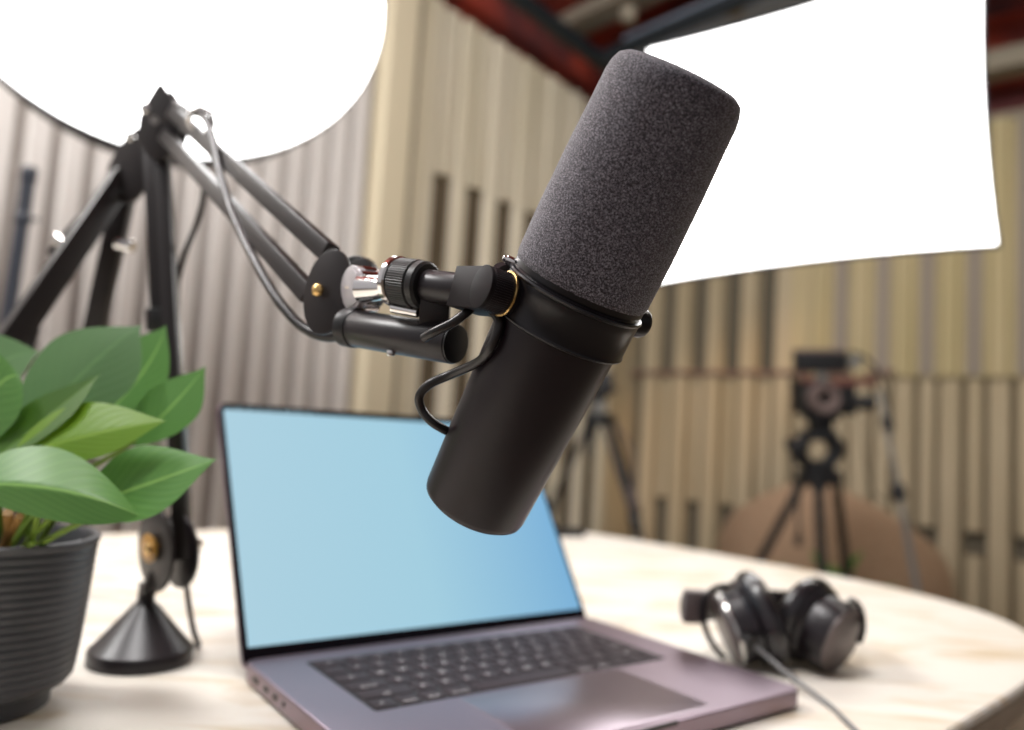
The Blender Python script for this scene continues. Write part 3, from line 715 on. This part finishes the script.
# mounting block behind the knob
kc = pc+PV*.0395
tube_a = min((at(468, 291, .30+.0005*i) for i in range(200)), key=lambda p: abs((p-kc).dot(PV)+.0045))
mb = MB(); KB = frame(kc+lef*.0015, PV, None)
bx = (tube_a-kc); bx = (bx-PV*bx.dot(PV)); L1 = bx.length
MBk = frame(kc, PV, bx)
outl = [(L1*1.0, -.0096), (L1*1.0, .0096)]+[(math.cos(a)*.0095, math.sin(a)*.0095) for a in [math.radians(90+180*i/20) for i in range(21)]]
mb.prism(outl, -.0135, .0046, MBk, .0005); mb.build('mounting_block', 'block', mic, 30)

# ------------------------------------------------------------------ boom arm
cb = onz(140, 661, TZ)
boom = thing('microphone_stand', (cb.x, cb.y, TZ), 'black articulated microphone boom arm on a cone base beside the laptop', 'microphone arm')
mb = MB(); mb.lathe([(0, 0), (.0385, 0), (.0395, .001), (.0395, .0095), (.0385, .0115), (.0370, .0125), (.0100, .0440), (.0075, .0460), (.0065, .0480), (.0065, .062), (0, .062)], 64, Matrix.Translation((cb.x, cb.y, TZ))); mb.build('base', 'black_satin', boom, 28)
DB = (cb-CAM).dot(fw)
def ba(x, y, d=0): return at(x, y, DB+d)
# lower pivot : two leaf shaped cheek plates with the mast between
def leaf_outline(a, b_, n=40, p=1.0):
    return [(a*math.cos(t)*(1 if True else 1), b_*math.sin(t)) for t in [2*PI*i/n for i in range(n)]]
def plate(mb, c, nrm, up, a, b_, th, pointed=0, bev=.0006):
    mt = frame(c, nrm, None); u = V(up); u = (u-V(nrm).normalized()*u.dot(V(nrm).normalized())).normalized(); x = u.cross(V(nrm).normalized()).normalized()
    mt = Matrix((x, u, x.cross(u))).transposed().to_4x4(); mt.translation = V(c)
    pts = []
    for i in range(48):
        t = 2*PI*i/48; px_ = a*math.cos(t); py_ = b_*math.sin(t)
        if pointed and py_ > 0: px_ *= 1-pointed*(py_/b_)**1.5; 
        pts.append((px_, py_))
    mb.prism(pts, -th/2, th/2, mt, bev)
post = V((cb.x, cb.y, TZ+.058))
pn = (-RT*.80-fw*.60).normalized()   # plate normal, mostly sideways
c1 = ba(158, 549, -.012); c2 = ba(180, 549, .012)
pdir = (c1-c2).normalized()
pdn = (-RT*.58-fw*.80).normalized()
mb = MB(); plate(mb, ba(156, 549, -.004), pdn, UP, .025, .034, .003); pk = mb.build('pivot_plate', 'arm_paint', boom)
mb = MB(); plate(mb, ba(179, 550, .012), pdn, UP, .027, .031, .003); mb.build('pivot_plate', 'black_satin', boom)
mb = MB(); mb.lathe(cyl(.0115, .0012, .0022, .0003), 40, frame(ba(150.5, 548, -.006), pdn)); mb.build('amber_disc', 'amber', boom)  # disc painted as the plate's warm reflection, not a separate part
mb = MB(); mb.lathe([(0, .004), (.002, .0038), (.0042, .002), (.0045, 0), (0, 0)][::-1], 24, frame(ba(150, 549, -.011), pdn)); mb.tube([ba(150, 549, -.01), ba(182, 548, .02)], .003, 12); mb.build('pivot_bolt', 'brass', boom)
mb = MB(); mb.tube([post-ZZ*.004, ba(150, 588, 0), ba(164, 560, .004)], [.0065, .0068, .0065], 20); mb.build('swivel_post', 'arm_paint', boom)
mb = MB(); mb.lathe([(0, 0), (.0065, .001), (.0065, .005), (0, .006)], 20, frame(ba(193, 546, .012), RT-fw*.4)); mb.build('chrome_nut', 'chrome', boom)
EL = .70
# mast bars
side = RT
ea = at(160, 145, EL); 
mb = MB(); mb.bar(ba(183, 560, .004), at(160.5, 128, EL), .009, .0125, side); mb.build('mast_bar', 'arm_paint', boom)
mb = MB(); mb.bar(at(160, 318, .675), at(151, 140, EL+.01), .008, .0135, side); lo = mb.build('spring_bar', 'arm_paint', boom)
mb = MB(); mb.bar(at(161, 332, .675), at(160, 308, .675), .014, .020, side, .002); mb.build('bar_end_cap', 'rubber', boom)
mb = MB(); mb.bar(at(192, 545, DB+.012), at(168, 150, EL+.006), .0035, .003, side, .0004); mb.build('edge_strip', 'steel', boom)
# elbow plates
ec = at(160, 124, EL)
en = (-fw*.93-RT*.30).normalized()
eu = (UP+RT*.02)
mb = MB(); plate(mb, at(160, 122, EL-.016), en, eu, .0225, .034, .003, .75); mb.build('elbow_plate', 'arm_paint', boom)
mb = MB(); plate(mb, at(171, 124, EL+.016), en, eu, .020, .030, .003, .75); mb.build('elbow_plate', 'arm_paint', boom)
for x, y, d in ((146, 109, -.02), (171, 126, .0)):
    mb = MB(); mb.lathe([(0, 0), (.005, 0), (.0045, .002), (.002, .0035), (0, .0038)], 20, frame(at(x, y, EL+d-.006), -fw)); mb.build('rivet', 'chrome', boom)
mb = MB(); mb.tube([at(154, 120, EL-.018), at(171, 124, EL+.018)], .004, 12); mb.tube([at(163, 146, EL-.016), at(170, 142, EL+.018)], .004, 12); mb.build('elbow_pin', 'steel', boom)
# upper arm bars towards the head
HD = .425
h1 = at(330, 254, HD+.012); h2 = at(311, 296, HD+.012)
g1 = at(166, 106, EL); g2 = at(160, 130, EL)
perp = (h1-h2)
mb = MB(); mb.bar(g1, h1, .009, .0112, perp); mb.build('arm_bar', 'arm_paint', boom)
mb = MB(); mb.bar(g2, h2, .009, .0112, perp); mb.build('arm_bar', 'arm_paint', boom)
# head plates
hn = (-fw*.88-RT*.42+UP*.12).normalized()
hu = (UP*.98+RT*.14)
hc = at(328, 292, HD)
mb = MB(); plate(mb, hc, hn, hu, .0155, .0238, .003); mb.build('head_plate', 'arm_paint', boom)
mb = MB(); plate(mb, hc-hn*.018+RT*.004, hn, hu, .0140, .0236, .003); mb.build('head_plate', 'arm_paint', boom)
mb = MB(); mb.lathe([(0, .0030), (.0018, .0028), (.0033, .0016), (.0036, 0), (0, 0)][::-1], 24, frame(at(320.5, 291, HD)+hn*.0018, hn)); mb.build('rivet', 'brass', boom)
mb = MB(); mb.tube([at(327, 291, HD), hc-hn*.018], .0030, 12); mb.tube([at(338, 262, HD+.002), at(342, 262, HD+.02)], .0030, 12); mb.build('pivot_pin', 'steel', boom)
mb = MB(); mb.lathe(cyl(.0128, -.004, .004, .0012), 40, frame(at(358, 278, HD+.03), -fw-RT*.3)); mb.build('rear_knob', 'rubber', boom)
# clamp wheel with glassy face and chrome knuckle
wn = (-RT*.76-fw*.65).normalized()
wc = at(353, 288, .412)
mb = MB(); mb.lathe(cyl(.0117, -.004, .0012, .0006), 48, frame(wc, wn)); mb.lathe(cyl(.0098, .0008, .0020, .0004), 48, frame(wc, wn)); mb.build('clamp_face', 'glass', boom)
mb = MB()
for k in range(6):
    a = k*PI/3+.2; o_ = frame(wc, wn) @ V((math.cos(a)*.0098, math.sin(a)*.0098, 0)); mb.tube([o_, o_-wn*.014], .0026, 10)
mb.lathe([(.0085, -.003), (.0090, -.006), (.0070, -.009), (.0090, -.012), (.0105, -.014), (.0080, -.017), (0, -.017)], 40, frame(wc, wn)); mb.build('chrome_knuckle', 'chrome', boom, 40)
kn2 = at(385, 288, .400)
mb = MB(); mb.tube([at(362, 289, .408), kn2, at(396, 286, .395)], [.0075, .0060, .0085], 24, smooth=4); mb.build('ball_joint', 'chrome', boom)
tube_b = at(400, 282, .388)
td = (tube_a-tube_b).normalized()
MT = frame(tube_b, td)
mb = MB(); mb.lathe([(0, -.004), (.0122, -.004), (.0128, -.0032), (.0128, -.0008), (.0120, 0), (0, 0)], 48, MT); mb.build('chrome_flange', 'chrome', boom, 30)
mb = MB(); knurl(.0122, .0002, .0125, 60, mb, MT, .0002); mb.lathe([(.0112, .0124), (.0118, .0130), (.0118, .0165), (.0105, .0178), (.0085, .0180), (0, .018)], 48, MT); mb.build('locking_collar', 'rubber', boom, 30)
Lt = (tube_a-tube_b).length
mb = MB(); mb.lathe(cyl(.0080, .010, Lt+.002, .0004), 48, MT); mb.build('mount_tube', 'black_satin', boom)
# cylinder underneath with black end cap
ua = at(352, 328, .412); ub = at(455, 344, .372); ud = (ub-ua).normalized(); MU = frame(ua, ud); Lu = (ub-ua).length
mb = MB(); mb.lathe(cyl(.0098, .003, Lu, .0008), 48, MU); mb.build('lower_cylinder', 'black_satin', boom)
mb = MB(); mb.lathe([(.0065, -.006), (.0104, -.004), (.0104, .003), (.0100, .0036), (.0080, .0036)], 48, MU); mb.build('end_ring', 'rubber', boom); mb = MB(); mb.lathe(cyl(.0093, Lu-.0005, Lu+.0010, .0003), 48, MU); mb.build('end_cap', 'rubber', boom)
mb = MB(); mb.bar(at(436, 298, .380), at(434, 330, .382), .010, .0145, RT, .0008); mb.build('bracket', 'arm_paint', boom)
mb = MB(); mb.lathe(cyl(.0022, -.001, .002, .0004), 16, frame(at(391, 352, .388), -UP)); mb.tube([at(392, 308, .385), at(418, 313, .380)], .0024, 12); mb.build('screw', 'chrome', boom)
# cable clip
mb = MB(); lp = [at(x, y, .615+d) for x, y, d in ((190, 113, 0), (200, 108, -.008), (211, 113, -.012), (213, 124, -.010), (206, 134, .0), (195, 131, .012), (189, 122, .01))]
mb.tube(lp, .0022, 10, closed=True); mb.build('cable_clip', 'chrome', boom)

# microphone cable : along the arm, into the head, loop and down to the mic
mb = MB(); pts = [(176, 104, .66), (190, 112, .63), (204, 117, .60), (213, 140, .58), (219, 170, .56), (232, 212, .53), (252, 255, .495), (276, 297, .465), (303, 327, .445), (330, 337, .432), (352, 328, .424), (368, 316, .420)]
mb.tube([at(*p) for p in pts], .0030, 14, smooth=8); tag(mb.build('boom_cable', 'cable'), 'black cable sagging under the upper bars of the boom arm', 'cable')
mb = MB(); pts = [(424, 338, .356), (434, 332, .352), (452, 323, .350), (466, 313, .350), (478, 304, .355), (492, 311, .345), (499, 324, .340), (491, 347, .341), (478, 362, .350), (452, 374, .362), (430, 384, .364), (419.5, 396, .366), (422, 410, .368), (432, 422, .368), (447, 431, .372)]
mb.tube([at(*p) for p in pts], .0022, 14, smooth=8); tag(mb.build('microphone_cable', 'cable'), 'short black cable curling from the arm head into the microphone body', 'cable')
mb = MB(); pts = [(205, 175, .66), (203, 200, .67), (196, 225, .68), (186, 250, .69), (179, 275, .69), (177, 300, .69), (180, 420, .68), (184, 540, .66), (187, 590, .655), (193, 628, .655), (0, 0, 1)]
q = onz(198, 652, TZ); P = [at(*p) for p in pts[:-1]]+[q+V((0, 0, .006)), q+V((-.006, .010, .0026))]
mb.tube(P, .0024, 12, smooth=6); tag(mb.build('arm_cable', 'cable'), 'thin black cable dropping beside the cone base to the table', 'cable')

# ------------------------------------------------------------------ second boom arm
ap = at(90, 340, .80); am = at(131, 165, .76)
fd = (at(85, 372, .80)-am).normalized(); fl = am+fd*((am.z-TZ-.03)/(-fd.z))
b2 = thing('microphone_stand', (fl.x, fl.y, TZ), 'second black boom arm reaching down and out of frame at the left behind the plant', 'microphone arm')
mb = MB(); mb.bar(am, fl, .012, .019, RT); mb.build('mast_bar', 'arm_paint', b2)
mb = MB(); mb.bar(am, at(-60, 445, .62), .012, .022, UP); mb.build('arm_bar', 'arm_paint', b2)
mb = MB(); mb.bar(at(92, 222, .745), at(58, 262, .735), .016, .026, UP, .005); mb.build('bar_sleeve', 'arm_paint', b2)
mb = MB(); plate(mb, at(132, 166, .74), en, UP+RT*.25, .024, .036, .003, .5); mb.build('elbow_plate', 'arm_paint', b2)
mb = MB(); plate(mb, at(126, 172, .775), en, UP+RT*.25, .022, .034, .003, .5); mb.build('elbow_plate', 'arm_paint', b2)
for x, y, d in ((130.5, 137, .73),):
    mb = MB(); mb.lathe([(0, 0), (.005, 0), (.0045, .002), (.002, .0035), (0, .0038)], 20, frame(at(x, y, d), -fw)); mb.build('rivet', 'chrome', b2)
for x, y, d, dd_ in ((61, 243, .735, at(-60, 445, .62)-am), (125, 243, .765, None)):
    pass
dA = (at(-60, 445, .62)-am).normalized()
mb = MB(); mb.tube([at(55, 238, .725), at(70, 249, .725)], .0055, 16); mb.build('chrome_pin', 'chrome', b2)
mb = MB(); mb.tube([at(117, 243, .75), at(133, 247, .75)], .0055, 16); mb.build('chrome_pin', 'chrome', b2)
mb = MB(); mb.lathe([(0, -.032), (.036, -.032), (.036, -.022), (.009, .01), (0, .01)], 48, Matrix.Translation(fl+V((0, 0, .002)))); mb.build('base', 'black_satin', b2, 30)
mb = MB(); pts = [(120, 190, .74), (75, 240, .73), (45, 285, .72), (36, 330, .70), (20, 370, .69), (-10, 400, .68)]
mb.tube([at(*p) for p in pts], .0028, 12, smooth=6); tag(mb.build('boom_cable', 'cable'), 'thin black cable hanging under the second boom arm at the left', 'cable')

# ------------------------------------------------------------------ potted plant
PD = .50
pc0 = onz(0, 728, TZ); pcx = at(-14, 640, .515); pb_ = V((pcx.x, pcx.y, TZ))
pot = thing('potted_plant', pb_, 'broad-leaved green plant in a ribbed dark grey pot at the left', 'plant')
PH = .1125; PR = .0610
prof = [(0, 0), (.036, 0), (.0405, .002), (.041, .010), (.042, .0125)]
z = .0125; nrib = 17; r0_, r1_ = .0515, PR-.001
prof += [(.0465, .0145), (.050, .0165), (r0_, .0185)]
zs = .0185; dz = (PH-.006-zs)/nrib
for i in range(nrib):
    for t, k in ((.0, 0), (.2, .0005), (.5, .0008), (.8, .0005), (1, 0)):
        zz = zs+dz*(i+t); base = r0_+(r1_-r0_)*((zz-zs)/(PH-zs))**.62; prof.append((base+k, zz))
prof += [(PR, PH-.005), (PR+.0006, PH-.001), (PR-.0005, PH), (PR-.0035, PH), (PR-.005, PH-.003), (PR-.006, PH-.030), (0, PH-.030)]
mb = MB(); mb.lathe(prof, 120, Matrix.Translation(pb_)); mb.build('pot', 'pot', pot, 50)
mb = MB(); n = 28; vs = []; fs = []
for i in range(9):
    for j in range(n):
        a = 2*PI*j/n; r = (PR-.0065)*i/8; vs.append(pb_+V((r*math.cos(a), r*math.sin(a), PH-.016+random.uniform(-.0015, .0015)+.004*(1-i/8))))
for i in range(8):
    for j in range(n): k = (j+1) % n; fs.append([i*n+j, i*n+k, (i+1)*n+k, (i+1)*n+j])
mb.add(vs, fs); mb.build('soil', 'soil', pot, 60)
root = pb_+V((0, 0, PH-.016))
leaves = [ # base, tip, L, R, M (x, y, depth), wpos, material, fold, wav
 ((-42, 486, .450), (139, 516, .440), (52, 447, .462), (62, 522, .430), (54, 489, .434), .50, 'leaf', .0, 0),
 ((84, 506, .470), (217, 459, .470), (132, 448, .485), (148, 518, .455), (142, 486, .466), .45, 'leaf', .0, 0),
 ((12, 458, .480), (166, 421, .475), (76, 404, .490), (92, 459, .465), (86, 436, .472), .48, 'leaf2', .0, 0),
 ((-20, 470, .485), (101, 373, .500), (22, 408, .500), (62, 424, .478), (44, 420, .492), .52, 'leaf4', .0, 0),
 ((14, 452, .520), (142, 325, .540), (48, 344, .545), (128, 392, .520), (84, 372, .530), .50, 'leaf3', .0, 0),
 ((96, 424, .545), (166, 325, .555), (120, 352, .562), (162, 392, .540), (143, 372, .550), .50, 'leaf', .0, 0),
 ((128, 446, .520), (206, 366, .520), (148, 392, .530), (194, 420, .512), (170, 408, .520), .50, 'leaf', .0, 0),
 ((-60, 470, .50), (21, 378, .500), (-30, 352, .510), (12, 425, .49), (-8, 392, .50), .50, 'leaf', .0, 0),
 ((-70, 440, .54), (40, 352, .57), (-30, 340, .57), (0, 400, .55), (-12, 372, .56), .50, 'leaf3', .0, 0),
]
for li, (B_, T_, L_, R2, M_, wp, mm, fo, wv) in enumerate(leaves):
    Bp, Tp, Lp, Rp, Mp = at(*B_), at(*T_), at(*L_), at(*R2), at(*M_)
    mb = MB(); uvs = []; leaf_mesh(mb, Bp, Tp, Lp, Rp, Mp, uvs, 28, 7, fo, (0, 0)[0] or wp, (.85, 1.25, 1.15, 1.3, 1.35, 1.3, 1.3, 1.2, 1.2)[li], wv); lf = mb.build('leaf', mm, pot, 80, uvs)
    r_ = root+V((random.uniform(-.02, .02), random.uniform(-.015, .015), 0))
    mb = MB(); mb.tube([r_, r_.lerp(Bp, .45)+V((0, 0, .012)), Bp, Bp.lerp(Mp, .18)], [.0022, .0020, .0016, .0009], 10, smooth=6); mb.build('stem', 'stem', pot)
for (x0, y0, x1, y1, mm, r) in ((14, 553, 84, 521, 'stem', .0020), (10, 550, 56, 512, 'stem', .0018), (2, 556, 8, 512, 'stem_brown', .0030), (-6, 556, 20, 516, 'stem_brown', .0024), (24, 546, 38, 515, 'stem', .0020), (10, 535, 34, 543, 'stem', .0016)):
    a = at(x0, y0, .50); b_ = at(x1, y1, .475); a = V((a.x, a.y, min(a.z, TZ+PH-.014)))
    mb = MB(); mb.tube([a, a.lerp(b_, .5)+V((.002, 0, .003)), b_], r, 10, smooth=5); mb.build('stem', mm, pot)

# ------------------------------------------------------------------ headphones
HPd = .725
def hq(x, y, d=0): return at(x, y, HPd+d)
hpb = onz(775, 668, TZ)
hp = thing('headphones', (hpb.x, hpb.y, TZ), 'black over-ear headphones lying on the table behind the laptop corner', 'headphones')
M['leather'] = mat('leather', (.014, .012, .014), .30, coat=.3)
def cup(cush_c, face_c, rC, rS, rF, th):
    ax = (face_c-cush_c).normalized(); mt = frame(cush_c, ax, UP); Lc = (face_c-cush_c).length
    mb = MB(); prof = []
    for i in range(13):
        a = PI*2*i/12; prof.append((rC-th+th*math.cos(a)*1.0, -.004+.011*math.sin(a)))
    mb.lathe(prof, 64, mt); mb.build('ear_cushion', 'leather', hp, 60)
    mb = MB(); mb.lathe([(0, -.004), (rC-.012, -.003), (rC-.012, .004), (rC-.006, .0065), (rC-.0045, .0090), (rC-.009, .0120), (rS, .014), (rS, Lc-.004), (rS-.0015, Lc-.001), (rF, Lc-.0005), (0, Lc-.0005)], 64, mt); mb.build('ear_cup', 'black_satin', hp, 35)
    mb = MB(); mb.lathe([(0, Lc-.001), (rF, Lc-.001), (rF, Lc+.0006), (rF-.0006, Lc+.001), (0, Lc+.001)], 64, mt); mb.build('cup_plate', 'grey_brown', hp, 35)
    return mt, ax, Lc
M['grey_brown'] = mat('grey_brown', (.13, .105, .10), .42, .3)
mR, aR, LR = cup(hq(808, 621, .008), hq(842, 641, -.019), .0415, .0325, .0310, .0110)
mL, aL, LL = cup(hq(757, 619, .0), hq(725, 630, -.001), .0440, .034, .032, .0115)
mb = MB(); mb.lathe(cyl(.0348, LL-.006, LL-.002, .001), 64, mL); mb.build('metal_rim', 'steel', hp)
# yokes
def yoke_arc(mt, L_, r, a0, a1, off, name='yoke'):
    mb = MB(); pts = [mt @ V((r*math.cos(a0+(a1-a0)*i/20), r*math.sin(a0+(a1-a0)*i/20), L_+off*math.sin(PI*i/20))) for i in range(21)]
    mb.tube(pts, .0022, 10); mb.build(name, 'rubber', hp)
yp = [hq(728, 586, -.005), hq(716, 588, -.01), hq(706, 597, -.012), hq(703, 612, -.012), hq(706, 630, -.012), hq(714, 646, -.014), hq(724, 658, -.016)]
mb = MB(); mb.tube(yp, .0027, 12, smooth=5); mb.build('yoke', 'black_matte', hp)
yp = [hq(853, 600, -.004), hq(858, 605, -.006), hq(862, 614, -.01), hq(863, 630, -.014), hq(859, 643, -.018)]
mb = MB(); mb.tube(yp, .0027, 12, smooth=5); mb.build('yoke', 'black_matte', hp)
mb = MB(); mb.lathe(cyl(.0045, -.002, .002, .0006), 20, frame(hq(851, 602, -.02), -fw+RT)); mb.build('pivot_screw', 'grey', hp)
# headband
hbp = [hq(684, 607, .0), hq(700, 606, .02), hq(722, 606, .07), (hq(752, 603, .09)), hq(782, 604, .10), hq(812, 606, .09), hq(840, 616, .07), hq(856, 622, .02)]
P, _ = catmull(hbp, [0]*len(hbp), 6)
mb = MB(); vs = []; fs = []; n = len(P)
for i, p in enumerate(P):
    t = (P[min(i+1, n-1)]-P[max(i-1, 0)]).normalized(); o_ = t.cross(ZZ).normalized(); hh = .014
    for k in range(12):
        a = 2*PI*k/12; vs.append(p+ZZ*hh*math.sin(a)+o_*.0045*math.cos(a))
for i in range(n-1):
    for k in range(12): q = (k+1) % 12; fs.append([i*12+k, i*12+q, (i+1)*12+q, (i+1)*12+k])
fs += [list(range(12)), [(n-1)*12+k for k in range(12)]]; mb.add(vs, fs); mb.build('headband', 'black_matte', hp, 60)
mb = MB(); mb.bar(hq(683, 606, -.004), hq(707, 607, -.002), .010, .030, UP, .002); mb.build('slider', 'grey_brown', hp)
mb = MB(); mb.tube([hq(744, 637, -.030), hq(752, 643, -.045)], .0048, 16); mb.build('cable_plug', 'rubber', hp)
q1 = onz(852, 730, TZ); q1 = q1+V((0, 0, .0022))
mb = MB(); pts = [hq(748, 640, -.04), hq(762, 651, -.09), hq(785, 671, -.12), at(800, 684, .62)]
ec1 = onz(828, 707, TZ)+V((0, 0, .0022)); q2 = q1+(q1-ec1).normalized()*.12
pp3 = [hq(748, 640, -.04), at(768, 657, .675), at(790, 676, .655), ec1, q1, q2]
mb.tube(pp3, .0019, 12, smooth=8); tag(mb.build('headphone_cable', 'cable_grey'), 'thin grey cable running from the headphones toward the table front', 'cable')
mb = MB(); mb.tube([at(785, 671.5, .659), at(797, 682, .650)], .0026, 12); 
mb.build('cable_sleeve', 'cable_grey', None)
o = bpy.data.objects['cable_sleeve']; cabo = bpy.data.objects['headphone_cable']; wl_ = V(o.location)-V(cabo.location); o.parent = cabo; o.location = wl_

for o in bpy.data.objects:
    if '_o' in o: del o['_o']
